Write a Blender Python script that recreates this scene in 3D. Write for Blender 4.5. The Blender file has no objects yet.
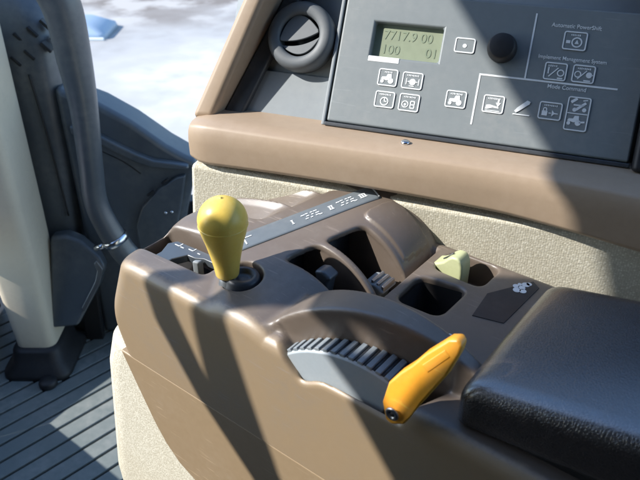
import bpy, bmesh, math, random
import numpy as np
from mathutils import Vector, Matrix
random.seed(4)
sc = bpy.context.scene
col = sc.collection
R = math.radians

# ---------------------------------------------------------------- materials
def nodes(name):
    m = bpy.data.materials.new(name); m.use_nodes = True
    nt = m.node_tree; b = nt.nodes['Principled BSDF']
    return m, nt, b
def N(nt, t, **k):
    n = nt.nodes.new(t)
    for a, v in k.items():
        if a.startswith('i_'): n.inputs[a[2:].replace('_', ' ')].default_value = v
        else: setattr(n, a, v)
    return n
def mixc(nt, fac, a, b, mode='MIX'):
    n = nt.nodes.new('ShaderNodeMix'); n.data_type = 'RGBA'; n.blend_type = mode
    for s, v in ((0, fac), (6, a), (7, b)):
        if hasattr(v, 'links') or isinstance(v, bpy.types.NodeSocket): nt.links.new(v, n.inputs[s])
        elif v is not None:
            n.inputs[s].default_value = v if s == 0 else (*v, 1)
    return n.outputs[2]
def ramp(nt, src, lo, hi):
    n = nt.nodes.new('ShaderNodeMapRange')
    n.inputs[1].default_value = lo; n.inputs[2].default_value = hi
    nt.links.new(src, n.inputs[0]); return n.outputs[0]
def plastic(name, c, rough=.45, grain=900, bump=.06, dust=.25, dustc=(.36,.33,.28), dscale=14, spec=.5, skin=None, scuff=0):
    """moulded plastic: fine grain, patchy dust and scuffs"""
    m, nt, b = nodes(name)
    tc = N(nt, 'ShaderNodeTexCoord')
    def noise(s, d=3, r=.55):
        n = N(nt, 'ShaderNodeTexNoise'); n.inputs['Scale'].default_value = s; n.inputs['Detail'].default_value = d
        n.inputs['Roughness'].default_value = r; nt.links.new(tc.outputs['Object'], n.inputs['Vector']); return n.outputs['Fac']
    big = noise(dscale, 5); med = noise(dscale*9, 3)
    f = nt.nodes.new('ShaderNodeMath'); f.operation = 'MULTIPLY'
    nt.links.new(ramp(nt, big, .42, .75), f.inputs[0]); nt.links.new(ramp(nt, med, .3, .7), f.inputs[1])
    g = nt.nodes.new('ShaderNodeMath'); g.operation = 'MULTIPLY'; g.inputs[1].default_value = dust
    nt.links.new(f.outputs[0], g.inputs[0])
    c1 = mixc(nt, med, tuple(x*.93 for x in c), tuple(min(1, x*1.07) for x in c))
    def math_(op, a, b_, c_=None):
        n = nt.nodes.new('ShaderNodeMath'); n.operation = op
        for i_, v in enumerate((a, b_, c_)):
            if v is None: continue
            if isinstance(v, bpy.types.NodeSocket): nt.links.new(v, n.inputs[i_])
            else: n.inputs[i_].default_value = v
        return n.outputs[0]
    if skin:                                               # lighter moulding colour of the outer side wall, worn line between
        sx = N(nt, 'ShaderNodeSeparateXYZ'); nt.links.new(tc.outputs['Object'], sx.inputs[0])
        side = math_('MULTIPLY_ADD', sx.outputs['Y'], -1, -.0375); end = math_('MULTIPLY_ADD', sx.outputs['X'], -1, -.3440)
        d = math_('MULTIPLY_ADD', math_('SUBTRACT', med, .5), .010, math_('MAXIMUM', side, end))
        c1 = mixc(nt, ramp(nt, d, -.002, .0035), c1, mixc(nt, med, tuple(x*.96 for x in skin), tuple(x*1.05 for x in skin)))
    if scuff:
        mp = N(nt, 'ShaderNodeMapping'); mp.inputs['Scale'].default_value = (30, 420, 420); mp.inputs['Rotation'].default_value = (.3, .2, .7)
        nt.links.new(tc.outputs['Object'], mp.inputs[0])
        ns = N(nt, 'ShaderNodeTexNoise'); ns.inputs['Scale'].default_value = 1; ns.inputs['Detail'].default_value = 1; nt.links.new(mp.outputs[0], ns.inputs['Vector'])
        sf = math_('MULTIPLY', math_('MULTIPLY', ramp(nt, ns.outputs['Fac'], .66, .72), ramp(nt, big, .45, .6)), scuff)
        c1 = mixc(nt, sf, c1, tuple(min(1, x*1.9+.06) for x in c))
    nt.links.new(mixc(nt, g.outputs[0], c1, dustc), b.inputs['Base Color'])
    rr = nt.nodes.new('ShaderNodeMapRange'); rr.inputs[3].default_value = rough-.07; rr.inputs[4].default_value = rough+.12
    nt.links.new(big, rr.inputs[0]); nt.links.new(rr.outputs[0], b.inputs['Roughness'])
    b.inputs['Specular IOR Level'].default_value = spec
    bp = N(nt, 'ShaderNodeBump'); bp.inputs['Strength'].default_value = bump; bp.inputs['Distance'].default_value = .0006
    nt.links.new(noise(grain, 2), bp.inputs['Height']); nt.links.new(bp.outputs[0], b.inputs['Normal'])
    return m
def leather(name, c):
    m, nt, b = nodes(name)
    tc = N(nt, 'ShaderNodeTexCoord')
    v = N(nt, 'ShaderNodeTexVoronoi'); v.inputs['Scale'].default_value = 480; v.feature = 'DISTANCE_TO_EDGE'
    n = N(nt, 'ShaderNodeTexNoise'); n.inputs['Scale'].default_value = 60; n.inputs['Detail'].default_value = 4
    for x in (v, n): nt.links.new(tc.outputs['Object'], x.inputs['Vector'])
    bp = N(nt, 'ShaderNodeBump'); bp.inputs['Strength'].default_value = .34; bp.inputs['Distance'].default_value = .0008
    nt.links.new(ramp(nt, v.outputs['Distance'], 0, .25), bp.inputs['Height'])
    b2 = N(nt, 'ShaderNodeBump'); b2.inputs['Strength'].default_value = .12; b2.inputs['Distance'].default_value = .003
    nt.links.new(n.outputs['Fac'], b2.inputs['Height']); nt.links.new(bp.outputs[0], b2.inputs['Normal'])
    nt.links.new(b2.outputs[0], b.inputs['Normal'])
    nt.links.new(mixc(nt, n.outputs['Fac'], tuple(x*.85 for x in c), tuple(x*1.2 for x in c)), b.inputs['Base Color'])
    b.inputs['Roughness'].default_value = .36; b.inputs['Specular IOR Level'].default_value = 1.0
    b.inputs['Coat Weight'].default_value = 1.0; b.inputs['Coat Roughness'].default_value = .27; b.inputs['Coat IOR'].default_value = 2.1
    return m
def carpet(name):
    """beige tweed: little loops in rows, cream and khaki yarn"""
    m, nt, b = nodes(name)
    tc = N(nt, 'ShaderNodeTexCoord')
    mp = N(nt, 'ShaderNodeMapping'); mp.inputs['Scale'].default_value = (470, 470, 580); nt.links.new(tc.outputs['Object'], mp.inputs[0])
    v = N(nt, 'ShaderNodeTexVoronoi'); v.inputs['Scale'].default_value = 1; v.inputs['Randomness'].default_value = .42
    nt.links.new(mp.outputs[0], v.inputs['Vector'])
    n = N(nt, 'ShaderNodeTexNoise'); n.inputs['Scale'].default_value = 9; n.inputs['Detail'].default_value = 4
    nt.links.new(tc.outputs['Object'], n.inputs['Vector'])
    c1 = mixc(nt, v.outputs['Color'], (.66,.62,.50), (.90,.88,.78))
    s = nt.nodes.new('ShaderNodeSeparateColor'); nt.links.new(v.outputs['Color'], s.inputs[0])
    c1 = mixc(nt, s.outputs[0], (.58,.55,.45), (.82,.80,.69))
    c2 = mixc(nt, ramp(nt, v.outputs['Distance'], .25, .75), c1, (.52,.49,.39))
    c3 = mixc(nt, ramp(nt, n.outputs['Fac'], .35, .7), c2, (.95,.93,.90), 'MULTIPLY')
    nt.links.new(c3, b.inputs['Base Color'])
    b.inputs['Roughness'].default_value = .95; b.inputs['Specular IOR Level'].default_value = .1
    bp = N(nt, 'ShaderNodeBump'); bp.inputs['Strength'].default_value = .35; bp.inputs['Distance'].default_value = .0009; bp.invert = True
    nt.links.new(v.outputs['Distance'], bp.inputs['Height']); nt.links.new(bp.outputs[0], b.inputs['Normal'])
    return m
def flat(name, c, rough=.5, metal=0, spec=.5):
    m, nt, b = nodes(name)
    tc = N(nt, 'ShaderNodeTexCoord'); n = N(nt, 'ShaderNodeTexNoise'); n.inputs['Scale'].default_value = 120; n.inputs['Detail'].default_value = 3
    nt.links.new(tc.outputs['Object'], n.inputs['Vector'])
    nt.links.new(mixc(nt, n.outputs['Fac'], tuple(x*.88 for x in c), tuple(min(1,x*1.1) for x in c)), b.inputs['Base Color'])
    b.inputs['Roughness'].default_value = rough; b.inputs['Metallic'].default_value = metal
    b.inputs['Specular IOR Level'].default_value = spec
    return m
def ground_mat():
    m, nt, b = nodes('pale_yard')
    tc = N(nt, 'ShaderNodeTexCoord')
    def noise(s, d=5):
        n = N(nt, 'ShaderNodeTexNoise'); n.inputs['Scale'].default_value = s; n.inputs['Detail'].default_value = d
        nt.links.new(tc.outputs['Object'], n.inputs['Vector']); return n.outputs['Fac']
    c = mixc(nt, ramp(nt, noise(.45), .40, .62), (.32,.31,.295), (.60,.585,.56))
    c = mixc(nt, ramp(nt, noise(3, 8), .3, .75), c, (.40,.395,.385))
    sp = N(nt, 'ShaderNodeSeparateXYZ'); nt.links.new(tc.outputs['Object'], sp.inputs[0])
    ad = nt.nodes.new('ShaderNodeMath'); ad.operation = 'MULTIPLY_ADD'; ad.inputs[1].default_value = 5.0
    nt.links.new(noise(.5, 6), ad.inputs[0]); nt.links.new(sp.outputs['Y'], ad.inputs[2])
    c = mixc(nt, ramp(nt, ad.outputs[0], 12.6, 14.4), c, mixc(nt, ramp(nt, noise(1.6, 6), .45, .6), (.19,.165,.145), (.42,.395,.365)))
    nt.links.new(c, b.inputs['Base Color']); b.inputs['Roughness'].default_value = .95
    return m

TAN   = plastic('tan_plastic', (.312,.228,.138), .43, dust=.30, dustc=(.33,.28,.22), bump=.07, scuff=.4)
BODY  = plastic('brown_plastic', (.150,.118,.094), .42, dust=.5, dustc=(.21,.19,.17), bump=.09, spec=1.0, skin=(.318,.233,.143), scuff=.5)
FRAME = plastic('dash_tan_plastic', (.385,.290,.205), .45, dust=.2, dustc=(.42,.36,.30))
GREY  = plastic('grey_dash_plastic', (.25,.28,.30), .48, dust=.3, dustc=(.33,.33,.32))
PANEL = plastic('grey_panel_face', (.205,.232,.243), .42, dust=.35, dustc=(.30,.30,.29), bump=.03, scuff=.12)
DGREY = plastic('dark_grey_plastic', (.045,.052,.062), .40, dust=.3, dustc=(.16,.15,.14))
BLACK = plastic('black_plastic', (.018,.018,.020), .5, dust=.15, dustc=(.12,.11,.10))
BLUEGREY = plastic('blue_grey_plastic', (.070,.084,.098), .36, spec=.9, dust=.55, dustc=(.20,.20,.19), dscale=8)
WHEEL = plastic('grey_wheel_plastic', (.36,.41,.45), .38, dust=.5, dustc=(.42,.42,.40), dscale=30)
TOOTH = plastic('wheel_tooth_plastic', (.225,.26,.29), .42, dust=.4, dustc=(.38,.38,.36), dscale=30)
RUBBER = plastic('mat_rubber', (.165,.195,.195), .5, dust=.7, dustc=(.36,.36,.34), dscale=6)
POST  = plastic('beige_column_plastic', (.80,.72,.57), .42, dust=.4, dustc=(.50,.44,.34))
YELLOW = plastic('yellow_knob_plastic', (.88,.62,.12), .32, scuff=.3, dust=.3, dustc=(.60,.52,.26), dscale=40, bump=.02)
ORANGE = plastic('orange_plastic', (.84,.36,.028), .34, scuff=.4, dust=.3, dustc=(.62,.36,.16), dscale=40, bump=.03)
GREEN = plastic('pale_green_plastic', (.50,.53,.30), .35, dust=.2, dustc=(.5,.5,.36), dscale=40)
PAD   = leather('dark_leather', (.034,.026,.023))
CARPET = carpet('beige_carpet')
WHITE = flat('white_print', (.80,.83,.84), .5)
STRIPM = plastic('slate_label', (.145,.170,.190), .35, dust=.3, dustc=(.28,.28,.27), bump=.01)
DLABEL = plastic('dark_label', (.022,.030,.042), .3, dust=.1, bump=.01)
CHROME = flat('chrome', (.75,.77,.80), .18, 1)
STEEL = flat('dull_steel', (.45,.45,.45), .35, 1)
LCD   = flat('lcd_glass', (.28,.32,.23), .25)
LCDINK = flat('lcd_ink', (.225,.275,.195), .4)
BLUE  = flat('blue_tarp', (.33,.42,.52), .5)
VENT  = plastic('vent_plastic', (.120,.134,.145), .5, dust=.3, dustc=(.22,.22,.21))

# ---------------------------------------------------------------- helpers
def tag(o, label=None, cat=None, group=None, kind=None):
    if label: o['label'] = label
    if cat: o['category'] = cat
    if group: o['group'] = group
    if kind: o['kind'] = kind
    return o
def thing(name, label, cat, loc=(0,0,0), rz=0, group=None):
    o = bpy.data.objects.new(name, None); o.empty_display_size = .05
    col.objects.link(o); o.location = loc; o.rotation_euler.z = rz
    return tag(o, label, cat, group)
def link(name, me, mat, parent=None, smooth=True):
    o = bpy.data.objects.new(name, me); col.objects.link(o)
    if parent: o.parent = parent
    if mat and not me.materials: me.materials.append(mat)
    if smooth: me.polygons.foreach_set('use_smooth', [True]*len(me.polygons))
    return o
def bevel(o, w, seg=3, ang=35):
    m = o.modifiers.new('bevel', 'BEVEL'); m.width = w; m.segments = seg; m.limit_method = 'ANGLE'; m.angle_limit = R(ang)
    m.harden_normals = False
    wn = o.modifiers.new('wn', 'WEIGHTED_NORMAL'); wn.keep_sharp = False
    return o
def bm_obj(name, bm, mat, parent=None, bev=0, seg=3, smooth=True):
    bmesh.ops.recalc_face_normals(bm, faces=bm.faces)
    me = bpy.data.meshes.new(name); bm.to_mesh(me); bm.free()
    o = link(name, me, mat, parent, smooth)
    if bev: bevel(o, bev, seg)
    return o
ident = lambda p: Vector(p)
def add_box(bm, lo, hi, f=ident):
    vs = [bm.verts.new(f((x, y, z))) for z in (lo[2], hi[2]) for x, y in ((lo[0],lo[1]),(hi[0],lo[1]),(hi[0],hi[1]),(lo[0],hi[1]))]
    for q in ((0,1,2,3),(4,5,6,7),(0,1,5,4),(1,2,6,5),(2,3,7,6),(3,0,4,7)): bm.faces.new([vs[i] for i in q])
def add_prism(bm, pts, a, b, f):
    """polygon pts (2-D) extruded from a to b; f maps (p, q, depth) to a point"""
    n = len(pts)
    A = [bm.verts.new(f((p[0], p[1], a))) for p in pts]; B = [bm.verts.new(f((p[0], p[1], b))) for p in pts]
    bm.faces.new(A); bm.faces.new(B)
    for i in range(n): bm.faces.new((A[i], A[(i+1)%n], B[(i+1)%n], B[i]))
def add_loft(bm, rings, cap=True):
    rs = [[bm.verts.new(Vector(p)) for p in r] for r in rings]
    for a, b in zip(rs, rs[1:]):
        n = len(a)
        for i in range(n): bm.faces.new((a[i], a[(i+1)%n], b[(i+1)%n], b[i]))
    if cap: bm.faces.new(rs[0]); bm.faces.new(rs[-1])
def add_lathe(bm, prof, c, ax=(0,0,1), n=40, cap=True):
    ax = Vector(ax).normalized(); q = ax.to_track_quat('Z', 'Y'); c = Vector(c)
    add_loft(bm, [[c + q @ Vector((r*math.cos(2*math.pi*i/n), r*math.sin(2*math.pi*i/n), h)) for i in range(n)] for r, h in prof], cap)
def add_tube(bm, pts, rad, n=24, sub=8, flatten=1.0):
    P = [Vector(p) for p in pts]; rr = rad if hasattr(rad, '__len__') else [rad]*len(P)
    Q = []; QR = []
    for i in range(len(P)-1):
        p0 = P[max(i-1,0)]; p1 = P[i]; p2 = P[i+1]; p3 = P[min(i+2,len(P)-1)]
        for k in range(sub):
            t = k/sub
            Q.append(.5*((2*p1)+(p2-p0)*t+(2*p0-5*p1+4*p2-p3)*t*t+(3*p1-p0-3*p2+p3)*t**3)); QR.append(rr[i]*(1-t)+rr[i+1]*t)
    Q.append(P[-1]); QR.append(rr[-1])
    rings = []; up = Vector((0,1,0))
    for i, p in enumerate(Q):
        d = (Q[min(i+1,len(Q)-1)]-Q[max(i-1,0)]).normalized()
        a = (up-d*up.dot(d)).normalized(); b = d.cross(a)
        rings.append([p+(a*math.cos(2*math.pi*k/n)*flatten+b*math.sin(2*math.pi*k/n))*QR[i] for k in range(n)])
    add_loft(bm, rings)
def text_mesh(s, size, depth=.0002, bold=0.0, align='CENTER'):
    cu = bpy.data.curves.new('lettering', 'FONT'); cu.body = s; cu.size = size; cu.extrude = depth
    cu.align_x = align; cu.align_y = 'CENTER'; cu.offset = bold
    o = bpy.data.objects.new('lettering', cu); col.objects.link(o)
    dg = bpy.context.evaluated_depsgraph_get(); dg.update()
    me = bpy.data.meshes.new_from_object(o.evaluated_get(dg)); bpy.data.objects.remove(o)
    return me

# signed-distance modelling, polygonised by surface nets
def smax(a, b, k):
    h = np.maximum(k-np.abs(a-b), 0)/k; return np.maximum(a, b)+h*h*k*.25
def smin(a, b, k): return -smax(-a, -b, k)
def grid(lo, hi, h):
    ax = [np.arange(lo[i], hi[i]+h, h, dtype=np.float32) for i in range(3)]
    return ax[0][:,None,None], ax[1][None,:,None], ax[2][None,None,:]
def nets(S, lo, h, name, f):
    ins = S < 0
    nx, ny, nz = S.shape
    cnt = np.zeros((nx-1, ny-1, nz-1), np.uint8)
    off = [(i,j,k) for i in (0,1) for j in (0,1) for k in (0,1)]
    for i,j,k in off: cnt += ins[i:nx-1+i, j:ny-1+j, k:nz-1+k]
    idx = np.argwhere((cnt > 0) & (cnt < 8)); n = len(idx)
    val = np.stack([S[idx[:,0]+i, idx[:,1]+j, idx[:,2]+k] for i,j,k in off], 1)
    P = np.zeros((n,3)); C = np.zeros(n)
    for a in range(8):
        for b in range(a+1, 8):
            oa, ob = np.array(off[a]), np.array(off[b])
            if np.abs(oa-ob).sum() != 1: continue
            m = (val[:,a] < 0) != (val[:,b] < 0)
            t = val[m,a]/(val[m,a]-val[m,b])
            P[m] += oa+(ob-oa)*t[:,None]; C[m] += 1
    V = (idx+P/C[:,None])*h+np.array(lo)
    ids = np.full(cnt.shape, -1, np.int32); ids[tuple(idx.T)] = np.arange(n)
    F = []
    for ax in range(3):
        s0 = [slice(1,-1)]*3; s1 = [slice(1,-1)]*3
        s0[ax] = slice(0,-1); s1[ax] = slice(1,None)
        a = ins[tuple(s0)]; b = ins[tuple(s1)]
        e = np.argwhere(a != b); sg = a[tuple(e.T)]
        for d in range(3):
            if d != ax: e[:,d] += 1
        p, q = [d for d in range(3) if d != ax]
        def cell(dp, dq):
            c = e.copy(); c[:,p] -= dp; c[:,q] -= dq; return ids[tuple(c.T)]
        Q = np.stack([cell(0,0), cell(1,0), cell(1,1), cell(0,1)], 1)
        fl = sg if ax != 1 else ~sg
        Q[fl] = Q[fl][:, ::-1]
        F.append(Q)
    F = np.concatenate(F); F = F[(F >= 0).all(1)]
    V = f(V)
    me = bpy.data.meshes.new(name)
    me.vertices.add(len(V)); me.vertices.foreach_set('co', V.astype(np.float32).ravel())
    me.loops.add(F.size); me.loops.foreach_set('vertex_index', F.astype(np.int32).ravel())
    me.polygons.add(len(F)); me.polygons.foreach_set('loop_start', np.arange(0, F.size, 4, dtype=np.int32))
    me.update(calc_edges=True); me.validate()
    bm = bmesh.new(); bm.from_mesh(me); bmesh.ops.recalc_face_normals(bm, faces=bm.faces)
    if bm.calc_volume(signed=True) < 0: bmesh.ops.reverse_faces(bm, faces=bm.faces)
    bm.to_mesh(me); bm.free()
    return me

# ---------------------------------------------------------------- camera, light, world
cam = bpy.data.cameras.new('camera'); co = bpy.data.objects.new('camera', cam); col.objects.link(co)
cam.sensor_fit = 'HORIZONTAL'; cam.sensor_width = 36; cam.lens = 36*700/640
cam.clip_start = .02; cam.clip_end = 2000
co.location = (0, 0, 1.07); co.rotation_euler = (R(90-32), 0, 0); sc.camera = co
cam.dof.use_dof = True; cam.dof.focus_distance = .70; cam.dof.aperture_fstop = 15

SUN = Vector((-1.32, -.12, 1.02)).normalized()
sl = bpy.data.lights.new('sun', 'SUN'); so = bpy.data.objects.new('sun', sl); col.objects.link(so)
sl.energy = 3.3; sl.angle = R(.55); sl.color = (1, .955, .89)
so.rotation_euler = SUN.to_track_quat('Z', 'Y').to_euler(); so.location = (-3, 0, 4)
w = bpy.data.worlds.new('World'); sc.world = w; w.use_nodes = True
wn = w.node_tree; sky = wn.nodes.new('ShaderNodeTexSky'); sky.sky_type = 'NISHITA'; sky.sun_disc = False
sky.sun_elevation = math.asin(SUN.z); sky.sun_rotation = math.atan2(SUN.x, SUN.y)
sky.air_density = 1.3; sky.dust_density = .6; sky.ozone_density = 5
wn.links.new(sky.outputs[0], wn.nodes['Background'].inputs[0]); wn.nodes['Background'].inputs[1].default_value = .15
sc.view_settings.view_transform = 'Standard'; sc.view_settings.look = 'None'; sc.view_settings.exposure = 1.12; sc.view_settings.gamma = 1
sc.render.engine = 'CYCLES'

# ---------------------------------------------------------------- setting: yard outside, cab floor
bm = bmesh.new(); add_box(bm, (-400,-400,-1.9), (400,900,-1.7))
tag(bm_obj('ground', bm, ground_mat(), smooth=False), kind='structure')

bm = bmesh.new(); add_box(bm, (-.83,-.6,-.06), (.9,1.62,-.012))
tag(bm_obj('floor', bm, BLACK, smooth=False), kind='structure')
# ribbed rubber mat: wide flat strips parted by narrow grooves
bm = bmesh.new()
dv = Vector((.707,.707,0)); nv = Vector((-.707,.707,0)); o0 = Vector((-.596,.869,0)); pitch = .0405
add_box(bm, (-.80,-.3,-.0115), (-.10,1.46,-.006))
mat_o = bm_obj('floor_mat', bm, BLACK, smooth=False)
tag(mat_o, 'dark grey rubber floor mat with diagonal ribs beside the carpeted base', 'floor mat')
bm = bmesh.new()
for k in range(-14, 16):
    a = o0+nv*(k*pitch+.003); 
    lo_ = 0.0025; wd = pitch-.006
    # clip the strip to the mat rectangle by intersecting lines
    def cliprange(p, d):
        t0, t1 = -5, 5
        for ax, l, h in ((0,-.79,-.11),(1,-.29,1.45)):
            ta, tb = (l-p[ax])/d[ax], (h-p[ax])/d[ax]
            t0 = max(t0, min(ta,tb)); t1 = min(t1, max(ta,tb))
        return t0, t1
    t0, t1 = cliprange(a, dv); u0, u1 = cliprange(a+nv*wd, dv)
    if t1-t0 < .05 or u1-u0 < .05: continue
    q = [a+dv*t0, a+dv*t1, a+nv*wd+dv*u1, a+nv*wd+dv*u0]
    add_prism(bm, [(v.x, v.y) for v in q], -.007, .0, lambda p: Vector((p[0], p[1], p[2])))
bm_obj('rib', bm, RUBBER, mat_o, bev=.0015, seg=2)

# ---------------------------------------------------------------- armrest console (local x = -u, y = w, z up from the floor)
DK = .71
OX, OY = .10283, .37233
def KF(u, w_, z): return Vector((-u, w_, z+DK))
kf = lambda p: KF(p[0], p[1], p[2])            # (u,w,z)
kz = lambda p: KF(p[0], p[2], p[1])            # (u,z) extruded along w
kfn = lambda V: np.stack([-V[:,0], V[:,1], V[:,2]+DK], 1)
con = thing('armrest_console', 'brown moulded armrest console with levers, throttle wheel and black padded top', 'control console', (OX, OY, 0), R(-38))

def clip(x): return np.clip(x, 0, 1)
def sm(x): x = clip(x); return x*x*(3-2*x)
def H(u, w_):
    """height of the console top above the deck: a hump whose crest rises towards the far side"""
    hc = np.clip(.0135+.170*w_, .004, .0425)
    ua, RR = .182, .0755                                   # the rear slope is a quarter round
    d = np.clip(ua-u, 0, .0750)
    rear = hc-(RR-np.sqrt(np.maximum(RR**2-d*d, 0)))
    fl = -.022*sm((u-.1065)/.003)*sm((w_-.052)/.004)*sm((.158-w_)/.025)*(u < .16)   # well behind the pocket's rim
    u1 = .270-.42*np.clip(w_, -.05, .17)                   # where the front slope starts
    front = hc*(1-np.clip((u-u1)/.115, 0, 1)**1.6)
    hh = np.maximum(np.where(u < ua, rear, np.where(u > u1, front, hc)), fl)
    lo = -.085+clip((u-.195)/.055)*.085
    m = sm((w_-lo)/.042)
    env = sm((u-u1-.004)/.016)*sm((w_-.058)/.012)
    ph = (w_-.092)/.032; fr = ph-np.floor(ph)              # finger dishes: each rises to a crest, then steps down
    gro = -.0145*env*(1-fr)**.8*sm((1-fr)*4.5+.02)
    gro = gro+env*.0016*np.exp(-((ph-np.round(ph))*.032/.0026)**2)
    return hh*m+np.maximum(gro, -.9*hh*m-.004)*(hh > .0005)
def hood_w(u): return -.031+(.14-u)*.17
def wheel_w(u): return -.0415+(.14-u)*.03
h = .00125
lo = (-.245, -.056, -.1215); hi = (.415, .180, .056)
u, w_, z = grid(lo, hi, h)
uf = .339-.43*np.minimum(z, 0)
def plane(pu, pw, nu, nw): return ((u-pu)*nu+(w_-pw)*nw)
near = -.0465-w_
plan = smax(near+0*u, u-uf, .024)
plan = smax(plan, w_-.1705, .016)
L1 = math.hypot(.061,.024); L2 = math.hypot(.07,.075)
plan = smax(plan, (plane(.362,.040,.061,.024)/L1-.30*np.minimum(z,0)), .02)
plan = smax(plan, (plane(.322,.095,.07,.075)/L2-.2*np.minimum(z,0)), .02)
plan = np.maximum(plan, -.24-u)
Hm = H(u, w_)
gu, gw = np.gradient(Hm[:,:,0], h, h)
# raised pad on the broad rounded fin
q1 = np.abs(w_-.1325)-.0185; q2 = np.abs(u-.104-.30*(.1325-w_))-.062
pads = smax(q1, q2, .012)
Hm = Hm+.0030*sm(-pads/.0014+.5)*(Hm > .001)
top = (z-Hm)/np.sqrt(1+np.minimum(gu**2+gw**2, 4))[:,:,None]
S = smax(plan, top, .013)
# arched hood of the throttle quadrant
rad = np.sqrt((u-.062)**2+(z+.085)**2)
hood = smax(rad-.130, np.maximum(hood_w(u)-w_, w_-.009), .004)
hood = np.maximum(hood, -.10-z)
groove = np.abs(rad-.1215)-.0012                      # line moulded in the hood's face
S = smin(S, hood, .005)
# opening in the near edge under the hood
cut = np.maximum(u-(.137+.8*np.minimum(z+.002, .02)), (.024-(w_+.047)*.42)-u)
lipz = -.0135-.010*np.exp(-((u-.114)/.014)**2)
cutA = smax(np.maximum(cut, w_-hood_w(u)), lipz-z, .006)
cutA = np.maximum(cutA, -.30-z)
cutB = np.maximum(np.maximum(cut+.002, np.maximum(w_-hood_w(u), -.0428-w_)), -.070-z)
S = smax(S, -cutA, .0055); S = np.maximum(S, -cutB)
# lever slots through the hump
def slot(S, w0, w1, ua, k=.0025, r=.009):
    ufr = ua-.40*(w_-w0)
    b = smax(smax(w0-w_, w_-w1, .004)+0*u, smax(u-ufr, .110-u, .004), r)
    S = smax(S, -np.maximum(b, -.045-z), k)
    cav = np.maximum(np.maximum(np.maximum(w0+.0005-w_, w_-w1-.0005), np.maximum(u-(ua+.022-.40*(w_-w0)), .112-u)), np.maximum(-.045-z, z-(Hm-.006)))
    return np.maximum(S, -cav)
S = slot(S, .0300, .0610, .1950); S = slot(S, .0680, .1065, .1790)
# pocket behind the hood and the far slot of the green lever
def poly(pts):
    d = None; n = len(pts)
    for i in range(n):
        (a, b), (c, e) = pts[i], pts[(i+1)%n]; l = math.hypot(c-a, e-b)
        x = ((u-a)*(e-b)-(w_-b)*(c-a))/l
        d = x if d is None else smax(d, x, .012)
    return d
pts = [(.098,.062),(.100,.106),(.054,.113),(.055,.0635)]
area = sum(pts[i][0]*pts[(i+1)%4][1]-pts[(i+1)%4][0]*pts[i][1] for i in range(4))
if area < 0: pts = pts[::-1]
S = smax(S, -np.maximum(poly(pts), -.052-z), .003)
pts = [(.098,.124),(.094,.160),(.046,.162),(.047,.122)][::-1]
a2 = sum(pts[i][0]*pts[(i+1)%4][1]-pts[(i+1)%4][0]*pts[i][1] for i in range(4))
if a2 < 0: pts = pts[::-1]
S = smax(S, -np.maximum(poly(pts), -.03-z), .003)
# well of the gear gate and of the knob's boot
gp = smax(np.abs(u-.297)-.0445+0*w_, np.abs(w_-.004-.045*(.30-u))-.0195, .008)
S = smax(S, -np.maximum(gp, -.030-z), .003)
bp_ = np.sqrt((u-.211)**2+(w_+.0055)**2)-.0178
S = smax(S, -np.maximum(bp_, -.015-z), .003)
body = link('body', nets(S.astype(np.float32), lo, h, 'body', kfn), BODY, con)
del S, top, plan, rad, hood, cut, cutA, cutB, groove
def Hs(uu, ww): return float(H(np.array([[[uu]]]), np.array([[[ww]]]))[0,0,0])

# black boxes added in the slots, shade of the hollow as colour
for w0, w1, ua in ((.0300,.0610,.1950),(.0680,.1065,.1790)):
    f_ = ua+.0205-.40*(w1-w0)
    bm = bmesh.new(); add_box(bm, (.1125, w0+.001, -.0448), (f_, w1-.001, -.030), kf)
    add_prism(bm, [(ua+.0140,w0+.001),(ua+.0140-.40*(w1-w0),w1-.001),(ua+.0205-.40*(w1-w0),w1-.001),(ua+.0205,w0+.001)], -.0299, .0085 if w0 < .05 else .0160, kf)
    bm_obj('slot_shade', bm, BLACK, con)
bm = bmesh.new(); shade_rings = []  # black sheet in the pocket, its inner shade put in as colour
for zz in (-.0045, -.0512):
    ring_ = []
    for cx, cy, a in ((.0895,.0695,270),(.0895,.0985,0),(.0605,.1040,90),(.0620,.0705,180)):
        for k in range(6): t = R(a+18*k); ring_.append((cx+.0068*math.cos(t), cy+.0068*math.sin(t), zz))
    shade_rings.append([kf(p) for p in ring_])
add_loft(bm, shade_rings, cap=False); bm.faces.new(bm.verts[len(shade_rings[0]):] if False else [v for v in bm.verts if abs(v.co.z-(DK-.0512)) < 1e-5])
bm_obj('pocket_shade', bm, BLACK, con)

# lower side panel under the seam, carpeted base
lp = [(.3585,-.1225),(.346,-.150),(.333,-.178),(.320,-.205),(.306,-.227),(.288,-.245),(.262,-.258),(.225,-.268),(.10,-.275),(-.24,-.275),(-.24,-.1225)]
bm = bmesh.new(); add_prism(bm, lp, -.0455, -.036, kz)
bm_obj('lower_panel', bm, TAN, con, bev=.002)
bm = bmesh.new(); add_box(bm, (-.24,-.0415,-.123), (.352,.16,-.1212), kf); bm_obj('seam_strip', bm, BLACK, con)
h2 = .003; lo2 = (-.25,-.05,-.712); hi2 = (.48,.17,-.115)
u, w_, z = grid(lo2, hi2, h2)
bs = smax(smax(-.0405-w_+0*u, u-(.410-.16*np.minimum(z+.12, 0)-.22*np.maximum(z+.17,0)+.25*np.minimum(z+.36,0)), .042), w_-.155, .04)
bs = smax(np.maximum(bs, -.24-u), np.maximum(z+.1245, -.709-z), .004)
base = link('carpet_base', nets(bs.astype(np.float32), lo2, h2, 'carpet_base', kfn), CARPET, con)

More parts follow.
